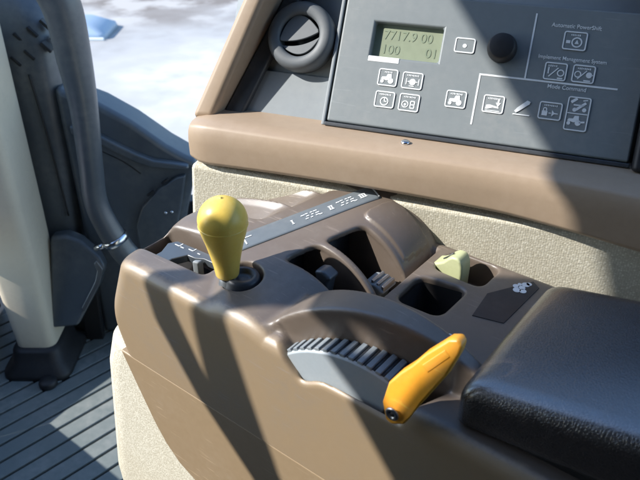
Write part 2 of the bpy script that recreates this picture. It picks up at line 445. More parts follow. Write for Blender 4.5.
# padded armrest
h3 = .002; lo3 = (-.262,-.05,-.022); hi3 = (.002,.15,.092)
u, w_, z = grid(lo3, hi3, h3)
zt = .030-.20*np.minimum(u, 0)*1.0+.004*np.cos(np.clip((w_-.047)/.09, -1, 1)*math.pi/2)
zb = -.004-.13*np.minimum(u, 0)
pd = smax(smax(-.031-w_+.25*(z-.02)*0, w_-.126, .02), smax(u+.009-.0*w_, -.255-u, .02), .012)
pd = smax(pd, z-zt, .016); pd = smax(pd, zb-z, .005)
pad = link('armrest_pad', nets(pd.astype(np.float32), lo3, h3, 'armrest_pad', kfn), PAD, con)
bm = bmesh.new(); add_prism(bm, [(-.006,-.006),(-.25,.0255),(-.25,.016),(-.25,-.02),(-.006,-.012)], -.026, .121, kz)
bm_obj('pad_tray', bm, BLACK, con, bev=.001)

# label strip draped over the hump
def drape(pts, off): return [KF(a, b, Hs(a, b)+off) for a, b in pts]
sA, sB = (.2430,.0260), (.1780,.1550)            # centre line of the strip
ax_ = Vector((sB[0]-sA[0], sB[1]-sA[1])); sL = ax_.length-.004; ax_.normalize(); nx_ = Vector((-ax_.y, ax_.x))
if nx_.x < 0: nx_ = -nx_
def strip_uv(s, t): p = Vector(sA)+ax_*s+nx_*t; return (p.x, p.y)
def drape_quad(bm, s0, s1, t0, t1, off, ns=2, nt_=2, th=.0003):
    g = [[None]*(nt_+1) for _ in range(ns+1)]; g2 = [[None]*(nt_+1) for _ in range(ns+1)]
    for i in range(ns+1):
        for j in range(nt_+1):
            a, b = strip_uv(s0+(s1-s0)*i/ns, t0+(t1-t0)*j/nt_)
            g[i][j] = bm.verts.new(KF(a, b, Hs(a, b)+off)); g2[i][j] = bm.verts.new(KF(a, b, Hs(a, b)+off-th))
    for i in range(ns):
        for j in range(nt_):
            bm.faces.new((g[i][j], g[i+1][j], g[i+1][j+1], g[i][j+1])); bm.faces.new((g2[i][j], g2[i+1][j], g2[i+1][j+1], g2[i][j+1]))
    for j in range(nt_):
        for i in (0, ns): bm.faces.new((g[i][j], g[i][j+1], g2[i][j+1], g2[i][j]))
    for i in range(ns):
        for j in (0, nt_): bm.faces.new((g[i][j], g[i+1][j], g2[i+1][j], g2[i][j]))
bm = bmesh.new(); drape_quad(bm, -.020, sL, -.0112, .0108, .0007, 40, 8, .0012)
strip = bm_obj('label_strip', bm, STRIPM, con); strip['label'] = 'slate strip with white roman numerals across the hump'
def mark(bm, s, t, a, b): drape_quad(bm, s-a/2, s+a/2, t-b/2, t+b/2, .0012)
for s0, n in ((.052,1),(.092,2),(.126,3)):                # roman numerals I, II, III
    bm = bmesh.new()
    for k in range(n): mark(bm, s0+(k-(n-1)/2)*.0024, 0, .0011, .0050)
    mark(bm, s0, .0027, .0024*n, .0008); mark(bm, s0, -.0027, .0024*n, .0008)
    bm_obj('numeral', bm, WHITE, strip, smooth=False)
for s0 in (.072, .109):                                   # small print between them
    bm = bmesh.new()
    for k, (ds, t) in enumerate(((-.008,.004),(-.004,.0045),(.001,.0045),(.005,.0045),(-.004,.001),(.001,.0012),(.006,.001),(-.006,-.0025),(-.001,-.0025),(.005,-.0022),(.008,-.003))):
        mark(bm, s0+ds, t, .0036-.0007*(k%3), .0011)
    bm_obj('small_print', bm, WHITE, strip, smooth=False)
bm = bmesh.new(); mark(bm, .004, -.001, .0012, .010); mark(bm, .008, .0035, .008, .0011); bm_obj('strip_symbol', bm, WHITE, strip, smooth=False)
bm = bmesh.new(); mark(bm, sL-.0012, 0, .0012, .018); bm_obj('strip_rule', bm, WHITE, strip, smooth=False)

# deck label with white symbol
bm = bmesh.new(); add_prism(bm, [(.0345,.0815),(.0385,.117),(.0145,.158),(.0065,.152),(.0095,.088)], .0001, .0007, lambda p: KF(p[0], p[1], p[2]))
dl = bm_obj('deck_label', bm, DLABEL, con, smooth=False)
bm = bmesh.new()
for a, b, r_ in ((.0205,.137,.0034),(.0155,.1385,.003),(.0185,.1425,.0032),(.0235,.142,.0028),(.0175,.149,.0034),(.0155,.1515,.0024),(.022,.1465,.0018)):
    add_lathe(bm, [(r_,0),(r_,.0004)], KF(a, b, .0006), n=14)
bm_obj('symbol', bm, WHITE, dl, smooth=False)
bm = bmesh.new()
for a, b, r_ in ((.040,.045,.0022),(.0365,.0475,.0016),(.043,.0425,.0014)): add_lathe(bm, [(r_,0),(r_,.0004)], KF(a, b, .0006), n=14)
bm_obj('deck_mark', bm, WHITE, con, smooth=False)

# gear gate plate
gpl = [(.3171,-.0152),(.3171,-.0075),(.3234,.0062),(.3184,.0150),(.2834,.0172),(.2600,.0176),(.2600,.0090),(.2760,.0083),(.2830,.0040),(.2923,.0034),(.2990,-.0100),(.2990,-.0146)]
bm = bmesh.new(); add_prism(bm, gpl, -.0115, -.0035, kf)
gp_o = bm_obj('gate_plate', bm, BLUEGREY, con, bev=.0012)
bm = bmesh.new()
for a, b, la, lb in ((.313,.009,.006,.0009),(.310,.0115,.0010,.005),(.306,.009,.0045,.0009),(.296,.011,.0060,.0009),(.293,.0135,.0009,.004),(.285,.011,.0035,.0009)):
    add_box(bm, (a-la/2,b-lb/2,-.0034), (a+la/2,b+lb/2,-.0031), kf)
bm_obj('gate_marking', bm, WHITE, gp_o, smooth=False)
bm = bmesh.new(); add_box(bm, (.2535,-.0148,-.0298), (.3405,.0228,-.0285), kf); bm_obj('gate_floor', bm, BLACK, con)
bm = bmesh.new(); add_prism(bm, [(.2755,.0080),(.2825,.0036),(.2825,-.0010),(.2755,.0010)], -.026, -.0042, kf); bm_obj('gate_block', bm, GREY, con, bev=.002)

# gear lever with the yellow knob
gl = bpy.data.objects.new('gear_lever', None); col.objects.link(gl); gl.parent = con; gl.location = KF(.2225,-.0125,0); gl.empty_display_size = .03
gl['label'] = 'gear lever with bulb shaped yellow knob'
bm = bmesh.new(); tl = Vector((-.010,.004,1))
prof = [(r_*.95, h_) for r_, h_ in [(.0075,.012),(.0098,.0122),(.0108,.014),(.0118,.022),(.0140,.033),(.0172,.046),(.0200,.055),(.0213,.0605),(.0220,.066)]]
prof += [(.0211*math.cos(a), .0665+.0212*math.sin(a)) for a in [R(x) for x in range(5, 90, 7)]]+[(.0006,.0883)]
add_lathe(bm, prof, (0,0,0), tl, 56)
bm_obj('knob', bm, YELLOW, gl)
bm = bmesh.new(); add_lathe(bm, [(.0205,.0622),(.0211,.0626),(.0211,.0632),(.0205,.0636)], (0,0,0), tl, 56, cap=False); bm_obj('knob_seam', bm, YELLOW, gl)
bm = bmesh.new(); add_lathe(bm, [(.0085,-.016),(.0085,.004),(.0078,.005),(.0078,.0125)], (0,0,0), tl, 32); bm_obj('shaft', bm, BLUEGREY, gl)
bm = bmesh.new(); add_lathe(bm, [(.0170,-.020),(.0170,.000),(.0165,.005),(.0155,.007),(.0150,.012),(.0138,.0145),(.0095,.015),(.0088,.011),(.004,.011)], (.0115,.0070,-.0015), (0,0,1), 40); bm_obj('boot', bm, DGREY, gl)

# throttle wheel: ribbed disc under the hood
bm = bmesh.new()
cu_, cz_, rw = .066, -.088, .1035
a0, a1 = R(38), R(109)
n = 60
ring = []
for i in range(n+1):
    a = a0+(a1-a0)*i/n
    c, s = math.cos(a), math.sin(a); uu = cu_+rw*c
    ww = wheel_w(uu)
    ring.append([KF(cu_+(rw-.058)*c, ww, cz_+(rw-.058)*s), KF(cu_+(rw-.0018)*c, ww, cz_+(rw-.0018)*s), KF(cu_+rw*c, ww+.0018, cz_+rw*s), KF(cu_+rw*c, hood_w(uu)+.002, cz_+rw*s), KF(cu_+(rw-.058)*c, hood_w(uu)+.002, cz_+(rw-.058)*s)])
add_loft(bm, ring)
wh = bm_obj('throttle_wheel', bm, WHEEL, con, bev=.0006, seg=2)
bm = bmesh.new()
for i in range(14):
    a = R(52)+R(56)*i/13
    for da, rr in ((0,.0022),):
        e = R(1.4); pts4 = []
        for aa, r_ in ((a-e, rw-.001), (a+e, rw-.001), (a+e*.8, rw+rr), (a-e*.8, rw+rr)): pts4.append((cu_+r_*math.cos(aa), cz_+r_*math.sin(aa)))
        uu = cu_+rw*math.cos(a)
        add_prism(bm, pts4, wheel_w(uu)+.0012, hood_w(uu)+.001, kz)
bm_obj('wheel_tooth', bm, TOOTH, wh, bev=.0005, seg=2)
bm = bmesh.new()
for i in range(13):
    a = R(52)+R(56)*(i+.5)/13; e = R(.85); pts4 = [(cu_+r_*math.cos(aa), cz_+r_*math.sin(aa)) for aa, r_ in ((a-e,rw-.001),(a+e,rw-.001),(a+e,rw+.0006),(a-e,rw+.0006))]
    uu = cu_+rw*math.cos(a); add_prism(bm, pts4, wheel_w(uu)+.002, hood_w(uu)+.001, kz)
bm_obj('wheel_groove', bm, DGREY, wh)

# orange throttle lever: flat plate, thumb tab bent to the rear
def lever_pt(p):
    uu, zz, d = p; uu = .020+(uu-.020)*.93+.001; zz = zz*.93+.0055
    lean = -.058+max(zz-.012, 0)*.52
    return KF(uu, lean+d, zz)
op = [(.0315,.008),(.0275,-.0065),(.022,-.0085),(.0115,-.002),(.0065,.011),(.0010,.023),(-.0080,.043),(-.0115,.0585),(-.0115,.0645),(-.0075,.0675),(-.001,.065),(.012,.050),(.0185,.040),(.026,.031),(.0315,.022)]
def refine(P, n=4):
    out = []
    for i in range(len(P)):
        a, b = P[i], P[(i+1)%len(P)]
        for k in range(n): out.append((a[0]+(b[0]-a[0])*k/n, a[1]+(b[1]-a[1])*k/n))
    return out
bm = bmesh.new(); add_prism(bm, op, -.0005, .0085, lever_pt)
ol = bm_obj('throttle_lever', bm, ORANGE, con, bev=.0019, seg=4); ol['label'] = 'orange throttle lever with a hex screw'
bm = bmesh.new(); add_prism(bm, [(.0055,.040),(.0115,.043),(-.001,.0585),(-.0065,.0555)], -.0011, .0005, lever_pt); bm_obj('thumb_pad', bm, ORANGE, ol, bev=.001)
bm = bmesh.new(); add_lathe(bm, [(.0052,0),(.0052,.0012),(.0045,.0018),(.0026,.0018),(.0024,.0006)], lever_pt((.0215,.0035,-.0004)), (0,-1,0), 24); sc_ = bm_obj('screw', bm, STEEL, ol)
bm = bmesh.new(); add_lathe(bm, [(.0024,0),(.0024,.0009)], lever_pt((.0215,.0035,-.0005)), (0,-1,0), 6); bm_obj('screw_socket', bm, BLACK, ol)

# finger levers in the slots
def prism_obj(name, pts, w0, w1, mat, bev=.001, parent=con):
    bm = bmesh.new(); add_prism(bm, pts, w0, w1, kz); return bm_obj(name, bm, mat, parent, bev=bev)
fl = prism_obj('finger_lever', [(.160,-.03),(.170,-.03),(.166,.002),(.169,.011),(.160,.0140),(.150,.009),(.154,.003)], .0395, .0545, BLUEGREY, .003); fl['label'] = 'blue grey paddle lever in the near slot'
f2 = prism_obj('finger_lever', [(.128,-.035),(.139,-.035),(.138,-.016),(.141,-.009),(.127,-.006),(.117,-.012),(.124,-.019)], .0750, .0985, GREY, .0025); f2['label'] = 'grey ribbed tab lever in the middle slot'
for k in range(3): prism_obj('grip_rib', [(.1185+.0055*k,-.0118+.0018*k),(.1220+.0055*k,-.0108+.0018*k),(.1215+.0055*k,-.0060+.0012*k),(.1190+.0055*k,-.0066+.0012*k)], .0775, .096, STEEL, .0006, f2)
# green lever: a saddle shaped tab standing in the far slot
gp4 = [(.1010,-.0045),(.0985,.0010),(.0920,.0040),(.0860,.0085),(.0815,.0145),(.0770,.0185),(.0715,.0190),(.0675,.0165),(.0650,.0105),(.0640,.0010),(.0645,-.028),(.0860,-.028),(.0900,-.0080)]
bm = bmesh.new(); gp4 = [(.005+.076+(a-.076)*.9, b*.80-.0015) for a, b in gp4]; add_prism(bm, gp4, .1300, .1480, kz)
gr = bm_obj('finger_lever', bm, GREEN, con, bev=.0050, seg=5); gr['label'] = 'pale green finger lever in the far slot'
bm = bmesh.new(); add_prism(bm, [(.0895,.0055),(.0850,.0100),(.0805,.0160),(.0785,.0178),(.0783,.0186),(.0808,.0170),(.0856,.0108),(.0899,.0064)][:0]+[(.005+.076+(a-.076)*.9, b*.80-.0012) for a, b in ((.0895,.0055),(.0850,.0100),(.0805,.0160),(.0785,.0178),(.0783,.0188),(.0808,.0172),(.0856,.0110),(.0899,.0066))], .1370, .1384, kz); bm_obj('lever_line', bm, DGREY, gr)
bm = bmesh.new(); add_box(bm, (.052,.128,-.0298), (.092,.156,-.0285), kf); bm_obj('slot_shade', bm, BLACK, con)  # black box added on the slot floor for the recess's shade

# ---------------------------------------------------------------- instrument console (local x right, y back, z up)
P0 = (.22603,.52992)     # replaced below
Uv = Vector((-math.sin(R(52)), math.cos(R(52)))); Wv = Vector((math.cos(R(52)), math.sin(R(52))))
P0 = Vector((OX, OY))+Wv*.2
dash = thing('instrument_console', 'tan framed instrument console with grey button panel and round air vent', 'instrument panel', (P0.x, P0.y, 0), R(-20))
DF = lambda p: Vector((p[0], -p[1], p[2]+DK))          # (s, n, z)
# ledge bar: profile (n,z) swept along s, slightly bowed
def ledge_ring(s):
    bow = .030*max(0, (s+.09)/.25)**1.6 if s > -.09 else 0
    bow = min(bow, .07)
    zb = .040+.006*math.cos((s+.2)*7); zt = .088
    if s > -.06: zb -= .010*(s+.06)/.3
    pr = [(-.03,zb),(0+bow,zb),(.004+bow,zb+.004),(.0045+bow,.066),(.003+bow,.077),(-.001+bow,.0845),(-.009+bow*.8,.0880),(-.020+bow*.5,.0885),(-.034,.0875),(-.080,.0865),(-.080,zb)]
    return [DF((s, n_, z_)) for n_, z_ in pr]
bm = bmesh.new(); ss = [-.386+.0125*i for i in range(0, 57)]
rings = [ledge_ring(s) for s in ss]
for k, f_ in ((0,.80),(1,.95)):                        # rounded left end
    c_ = DF((ss[k], -.03, .065)); rings[k] = [Vector((p.x+(0 if k else 0), c_.y+(p.y-c_.y)*f_, c_.z+(p.z-c_.z)*f_)) for p in rings[k]]
add_loft(bm, rings)
ledge = bm_obj('ledge', bm, FRAME, dash, bev=.002)
# panel frame: local x = s, y = t (up the tilted face), z = proud of the face
th = R(30)
def PF(s, t, p): return DF((s, -.040+t*-math.sin(th)+p*math.cos(th), .088+t*math.cos(th)+p*math.sin(th)))
pf = lambda p: PF(p[0], p[1], p[2])
# back plate (grey, recessed), tan post on the left
bm = bmesh.new(); add_box(bm, (-.372,-.004,-.034), (.24,.215,-.012), pf); bm_obj('back_plate', bm, GREY, dash)
bm = bmesh.new()
add_prism(bm, [(-.391,-.013),(-.367,-.011),(-.283,.215),(-.303,.215)], -.045, .020, lambda p: PF(p[0], p[1], p[2] if p[2] < 0 else .014+.18*max(p[1], 0))); bm_obj('left_post', bm, FRAME, dash, bev=.006)
bm = bmesh.new()
add_prism(bm, [(-.3668,-.0105),(-.345,-.0105),(-.268,.2145),(-.2825,.2145)], -.0119, -.002, pf); bm_obj('post_lining', bm, DGREY, dash, bev=.003)
bm = bmesh.new(); add_box(bm, (-.345,.2155,-.05), (.26,.29,.035), pf); bm_obj('top_cowl', bm, BLACK, dash, bev=.01)
bm = bmesh.new(); add_box(bm, (.036,-.004,-.0118), (.22,.214,.012), pf); bm_obj('side_cheek', bm, BLACK, dash, bev=.004)
bm = bmesh.new(); add_box(bm, (-.250,-.001,-.0115), (.034,.003,.003), pf); bm_obj('lower_rail', bm, DGREY, dash, bev=.001)
bm = bmesh.new(); add_box(bm, (-.2540,-.0005,-.0118), (-.2505,.20,.0005), pf); bm_obj('side_rail', bm, GREY, dash, bev=.001)
# instrument plate with a window for the display: four slabs round the hole, as one mesh
bm = bmesh.new()
X0, X1, Y0, Y1 = -.249, .033, .004, .134
l0, l1, m0, m1 = -.2165, -.1492, .0725, .1052
xs = [X0, l0, l1, X1]; ys = [Y0, m0, m1, Y1]
top_v = [[bm.verts.new(PF(x, y, 0)) for y in ys] for x in xs]; bot_v = [[bm.verts.new(PF(x, y, -.0118)) for y in ys] for x in xs]
for i in range(3):
    for j in range(3):
        if (i, j) == (1, 1): continue
        bm.faces.new((top_v[i][j], top_v[i+1][j], top_v[i+1][j+1], top_v[i][j+1])); bm.faces.new((bot_v[i][j], bot_v[i][j+1], bot_v[i+1][j+1], bot_v[i+1][j]))
for i in range(3):
    bm.faces.new((top_v[i][0], top_v[i+1][0], bot_v[i+1][0], bot_v[i][0])); bm.faces.new((top_v[i][3], top_v[i+1][3], bot_v[i+1][3], bot_v[i][3]))
    bm.faces.new((top_v[0][i], top_v[0][i+1], bot_v[0][i+1], bot_v[0][i])); bm.faces.new((top_v[3][i], top_v[3][i+1], bot_v[3][i+1], bot_v[3][i]))
for a, b in (((1,1),(2,1)),((2,1),(2,2)),((2,2),(1,2)),((1,2),(1,1))):
    bm.faces.new((top_v[a[0]][a[1]], top_v[b[0]][b[1]], bot_v[b[0]][b[1]], bot_v[a[0]][a[1]]))
panel = bm_obj('button_panel', bm, PANEL, dash, bev=.0022, seg=3)
# display
bm = bmesh.new(); add_box(bm, (l0-.002,m0-.002,-.0117), (l1+.002,m1+.002,-.0075), pf); disp = bm_obj('display', bm, LCD, panel, smooth=False)
bm = bmesh.new(); add_box(bm, (l0-.001,m0-.0055,-.0005), (l0+.030,m0-.0002,.0004), pf); bm_obj('display_lip', bm, WHITE, panel, bev=.0018)
PM = Matrix.Translation(PF(0,0,0)) @ Matrix(((1,0,0),(0,math.sin(th),-math.cos(th)),(0,math.cos(th),math.sin(th)))).to_4x4()
def put_text(name, s, size, x, y, p, mat, parent, bold=0, sx=1, align='CENTER'):
    me = text_mesh(s, size, .0001, bold, align)
    me.transform(PM @ Matrix.Translation((x, y, p)) @ Matrix.Diagonal((sx,1,1,1)))
    return link(name, me, mat, parent, smooth=False)
put_text('lettering', '7717.9 00', .0125, -.2080, .0950, -.0072, LCDINK, disp, .0001, .98, 'LEFT')
put_text('lettering', '100', .0125, -.2080, .0812, -.0072, LCDINK, disp, .0001, 1.0, 'LEFT')
put_text('lettering', '01', .0125, -.1520, .0812, -.0072, LCDINK, disp, .0001, 1.0, 'RIGHT')
# printed white rules and lettering
bm = bmesh.new()
add_box(bm, (-.1088,.0190,.0001), (-.1072,.0668,.0004), pf); add_box(bm, (-.1071,.0652,.0001), (.0125,.0668,.0004), pf); add_box(bm, (-.0683,.0669,.0001), (-.0668,.126,.0004), pf)
bm_obj('printed_rule', bm, WHITE, panel, smooth=False)
put_text('lettering', 'Automatic PowerShift', .0052, -.0315, .1172, .0003, WHITE, panel, .00005, .92)
put_text('lettering', 'Implement Management System', .0050, -.0300, .0880, .0003, WHITE, panel, .00005, .92)
put_text('lettering', 'Mode Command', .0052, -.0300, .0622, .0003, WHITE, panel, .00005, .95)

def outline(bm, x0, y0, x1, y1, t=.0011, r=.0022, p0=.0006, p1=.0010):
    def rr(x0, y0, x1, y1, r):
        o = []
        for cx, cy, a in ((x1-r,y1-r,0),(x0+r,y1-r,90),(x0+r,y0+r,180),(x1-r,y0+r,270)):
            for k in range(5): o.append((cx+r*math.cos(R(a+22.5*k)), cy+r*math.sin(R(a+22.5*k))))
        return o
    A = rr(x0,y0,x1,y1,r); B = rr(x0+t,y0+t,x1-t,y1-t,max(r-t,.0004))
    va = [[bm.verts.new(PF(x, y, p)) for x, y in P_] for P_, p in ((A,p0),(A,p1),(B,p1),(B,p0))]
    n = len(A)
    for q in range(4):
        for i in range(n): bm.faces.new((va[q][i], va[q][(i+1)%n], va[(q+1)%4][(i+1)%n], va[(q+1)%4][i]))
def rect(bm, x, y, a, b, rot=0, p=.0006):
    c, s = math.cos(R(rot)), math.sin(R(rot))
    add_prism(bm, [(x+dx*c-dy*s, y+dx*s+dy*c) for dx, dy in ((-a/2,-b/2),(a/2,-b/2),(a/2,b/2),(-a/2,b/2))], p, p+.0003, pf)
def disc(bm, x, y, r): add_prism(bm, [(x+r*math.cos(2*math.pi*k/18), y+r*math.sin(2*math.pi*k/18)) for k in range(18)], .0006, .0009, pf)
def ringm(bm, x, y, r, t):
    va = [[bm.verts.new(PF(x+q*math.cos(2*math.pi*k/20), y+q*math.sin(2*math.pi*k/20), p)) for k in range(20)] for q, p in ((r,.0006),(r,.0009),(r-t,.0009),(r-t,.0006))]
    for q in range(4):
        for i in range(20): bm.faces.new((va[q][i], va[q][(i+1)%20], va[(q+1)%4][(i+1)%20], va[(q+1)%4][i]))
def poly_(bm, pts): add_prism(bm, pts, .0006, .0009, pf)
def tractor(bm, x, y, k=1):
    poly_(bm, [(x-.006*k,y-.001*k),(x-.005*k,y+.0012*k),(x-.001*k,y+.0015*k),(x,y+.0042*k),(x+.0038*k,y+.0044*k),(x+.0045*k,y),(x,y-.002*k)])
    disc(bm, x+.0038*k, y-.0022*k, .0027*k); disc(bm, x-.0045*k, y-.0031*k, .0017*k)
def sym_tractor(bm, x, y): tractor(bm, x-.0005, y-.0008)
def sym_lamp(bm, x, y):
    disc(bm, x+.0005, y-.0012, .0031); rect(bm, x-.0055, y-.001, .0009, .006); rect(bm, x+.0065, y-.001, .0009, .006); rect(bm, x-.0035, y-.001, .002, .0008); rect(bm, x+.0045, y-.001, .002, .0008); rect(bm, x, y-.0052, .005, .0008)
def sym_gauge(bm, x, y): ringm(bm, x, y-.0018, .0042, .0010); rect(bm, x, y-.0003, .0009, .0035); rect(bm, x+.0010, y-.0018, .0026, .0009)
def sym_two(bm, x, y):
    ringm(bm, x-.0036, y-.0018, .0034, .0009); disc(bm, x-.0036, y-.0022, .0012); outline(bm, x+.0012, y-.0056, x+.0060, y+.0020, .0010, .0012, .0006, .0009); rect(bm, x+.0036, y-.0018, .0048, .0010)
def sym_dot(bm, x, y): disc(bm, x, y-.0004, .0019)
def sym_arm(bm, x, y):
    poly_(bm, [(x-.0068,y-.0048),(x-.0062,y-.0012),(x-.0035,y-.0006),(x+.005,y-.0022),(x+.0055,y-.0036),(x,y-.0032),(x-.0055,y-.0050)]); rect(bm, x, y-.0062, .0130, .0007)
    poly_(bm, [(x+.0020,y+.0016),(x+.0068,y+.0016),(x+.0044,y-.0022)]); rect(bm, x+.0044, y+.0030, .0016, .0040)
def sym_lock(bm, x, y):
    rect(bm, x-.0045, y-.0024, .0048, .0044); outline(bm, x-.0063, y-.0010, x-.0027, y+.0028, .0009, .0015, .0006, .0009)
    rect(bm, x, y-.002, .0022, .0008); poly_(bm, [(x+.0018,y+.0010),(x+.0018,y-.0050),(x+.0038,y-.0026),(x+.0072,y-.0024),(x+.0072,y-.0016),(x+.0038,y-.0014)])
def sym_aps(bm, x, y): ringm(bm, x+.0018, y-.0012, .0047, .0012); poly_(bm, [(x,y-.0026),(x+.0036,y-.0026),(x+.0018,y+.0012)]); rect(bm, x-.0056, y-.0012, .0036, .0026)
def sym_im1(bm, x, y): rect(bm, x-.0060, y+.0006, .0011, .0060); rect(bm, x-.0015, y-.0008, .0010, .0110, -42); ringm(bm, x+.0048, y-.0010, .0032, .0010); rect(bm, x+.0048, y-.0058, .0048, .0012)
def sym_im2(bm, x, y): ringm(bm, x-.0048, y-.0006, .0030, .0009); rect(bm, x-.0010, y-.0008, .0009, .0105, -42); disc(bm, x+.0048, y-.0006, .0026); rect(bm, x+.0038, y-.0058, .0058, .0012); rect(bm, x+.0072, y-.0006, .0020, .0008)
def sym_pair(bm, x, y):
    rect(bm, x-.0045, y+.0118, .0060, .0024, 40); rect(bm, x, y+.0078, .0090, .0012, 0); disc(bm, x-.0030, y+.0035, .0018); rect(bm, x+.0020, y+.0070, .0100, .0022, 42); disc(bm, x+.0052, y+.0040, .0018); rect(bm, x+.0050, y+.0125, .0040, .0010, 10)
    rect(bm, x, y+.0002, .0170, .0009)
    tractor(bm, x-.0018, y-.0058, .95); rect(bm, x+.0050, y-.0070, .0050, .0016, 8)
keys = [('b1',-.2042,.0447,-.1850,.0612,sym_tractor,'LAMP'),('b2',-.1803,.0445,-.1603,.0606,sym_lamp,'WORK'),('b3',-.2038,.0238,-.1842,.0396,sym_gauge,'HOURS'),('b4',-.1796,.0232,-.1598,.0400,sym_two,'FILTER'),
        ('dot',-.1363,.0838,-.1175,.0978,sym_dot,''),('b5',-.1358,.0322,-.1165,.0483,sym_tractor,'SET'),('b6',-.1008,.0318,-.0815,.0482,sym_arm,'LIFT'),
        ('lock',-.0505,.0322,-.0303,.0482,sym_lock,'LOCK'),('aps',-.0408,.0962,-.0205,.1128,sym_aps,'SET'),('im1',-.0522,.0678,-.0325,.0838,sym_im1,'ON'),('im2',-.0278,.0682,-.0085,.0840,sym_im2,'SPEED'),('two',-.0268,.0252,-.0070,.0556,sym_pair,'')]
for nm, x0, y0, x1, y1, fs, _t in keys:
    bm = bmesh.new(); add_box(bm, (x0+.0004,y0+.0004,-.0006), (x1-.0004,y1-.0004,.0005), pf)
    bt = bm_obj('button', bm, PANEL, panel, bev=.0006, seg=2)
    bm = bmesh.new(); outline(bm, x0, y0, x1, y1); cx, cy = (x0+x1)/2, (y0+y1)/2; fs(bm, cx, cy)
    if nm not in ('dot', 'two'):                       # caption: a run of tiny strokes, too small to read
        wd = (x1-x0)*(.42 if nm in ('aps','im1','b1') else .6); k = int(wd/.0014); off = -.003 if nm == 'im1' else 0
        for i in range(k): rect(bm, cx+off-wd/2+wd*(i+.5)/k, y1-.0032, .0009, .0016 if i % 3 else .0011)
    bm_obj('symbol', bm, WHITE, bt, smooth=False)
bm = bmesh.new(); poly_(bm, [(-.0715,.0365),(-.0695,.0395),(-.0615,.0470),(-.0585,.0460),(-.0590,.0440),(-.0675,.0365),(-.0700,.0350)]); rect(bm, -.0650, .0335, .0150, .0009)
bm_obj('symbol', bm, WHITE, panel, smooth=False)
bm = bmesh.new(); nn = (PF(0,0,1)-PF(0,0,0))
add_lathe(bm, [(.0135,0),(.0135,.004),(.0115,.012),(.0105,.0125),(.002,.0125)], PF(-.0925,.0915,-.0005), nn, 40); bm_obj('dial_knob', bm, BLACK, panel)
# ball vent
vc = (-.2905,.0835); rv = .0345
bm = bmesh.new(); add_lathe(bm, [(.0345,-.012),(.0352,-.002),(.0342,.004),(.0318,.0072),(.0290,.0082),(.0235,.0078),(.0215,.0064),(.0206,.002),(.0205,-.010)], PF(*vc,0), nn, 56, cap=False); vent = bm_obj('air_vent', bm, VENT, dash)
bm = bmesh.new(); add_lathe(bm, [(.0220,-.0085),(.0001,-.0080)], PF(*vc,0), nn, 40); bm_obj('vent_duct', bm, DGREY, vent)
def vane(top, bot, wid, p0, p1, sag):
    bm = bmesh.new(); a = R(17); n = 22; pts_ = []
    for k in range(n): t = -1+2*k/(n-1); pts_.append((t*wid, top[0]+top[1]*(1-t*t)))
    for k in range(n): t = 1-2*k/(n-1); pts_.append((t*wid, bot[0]+bot[1]*(1-t*t)))
    def f(q):
        x, y = q[0], q[1]; X = x*math.cos(a)-y*math.sin(a); Y = x*math.sin(a)+y*math.cos(a)
        return PF(vc[0]-.001+X, vc[1]+.002+Y, q[2]-sag*y)
    add_prism(bm, pts_, p0, p1, f); return bm_obj('vane', bm, VENT, vent, bev=.0008)
vane((-.0005,.0195), (-.0035,-.0035), .0205, .0022, .0050, .10); vane((-.0075,-.0040), (-.0085,-.0125), .0200, -.0010, .0020, .12)
bm = bmesh.new()
add_box(bm, (-.352,-.0035,-.0119), (-.2545,.0480,-.0095), pf); bm_obj('blank_plate', bm, GREY, dash, bev=.0015)
bm = bmesh.new(); add_lathe(bm, [(.0045,0),(.0042,.0018),(.003,.0026),(.0005,.0028)], DF((-.163,-.022,.0884)), (0,0,1), 24); bm_obj('screw', bm, CHROME, dash)
# carpeted side wall below the ledge
bm = bmesh.new()
add_prism(bm, [(-.386,.0395),(-.392,-.03),(-.405,-.12),(-.405,-.70),(.32,-.70),(.32,.034)], -.040, -.0018, lambda p: DF((p[0], p[2], p[1])))
bm_obj('carpet_side', bm, CARPET, dash, bev=.006)

# ---------------------------------------------------------------- left side of the cab
colm = thing('steering_column', 'tall beige tapered column rising from a black rubber boot at left', 'steering column', (-.622,1.205,0))
def sq(cx, cy, a, b, z, r=.02, n=5):
    o = []
    for sx, sy, st in ((1,1,0),(-1,1,90),(-1,-1,180),(1,-1,270)):
        for k in range(n):
            t = R(st+90*k/(n-1)); o.append((cx+sx*(a-r)+r*math.cos(t), cy+sy*(b-r)+r*math.sin(t), z))
    return o
bm = bmesh.new(); add_loft(bm, [sq(0,.02,.038,.05,.030), sq(0,.02,.043,.055,.055), sq(-.004,.02,.050,.06,.35), sq(-.010,.02,.056,.065,.75), sq(-.02,.02,.06,.07,1.0)])
bm_obj('column', bm, POST, colm)
bm = bmesh.new(); add_loft(bm, [sq(0,.01,.075,.085,-.008,.03), sq(0,.01,.073,.083,.012,.03), sq(0,.015,.056,.068,.022,.025), sq(0,.015,.052,.064,.055,.025), sq(0,.015,.046,.058,.062,.022)])
bm_obj('boot', bm, BLACK, colm)
bm = bmesh.new(); add_lathe(bm, [(.019,-.008),(.019,.010),(.016,.015),(.004,.016)], (.034,-.085,0), (0,0,1), 28); bm_obj('boot_bolt', bm, BLACK, colm)

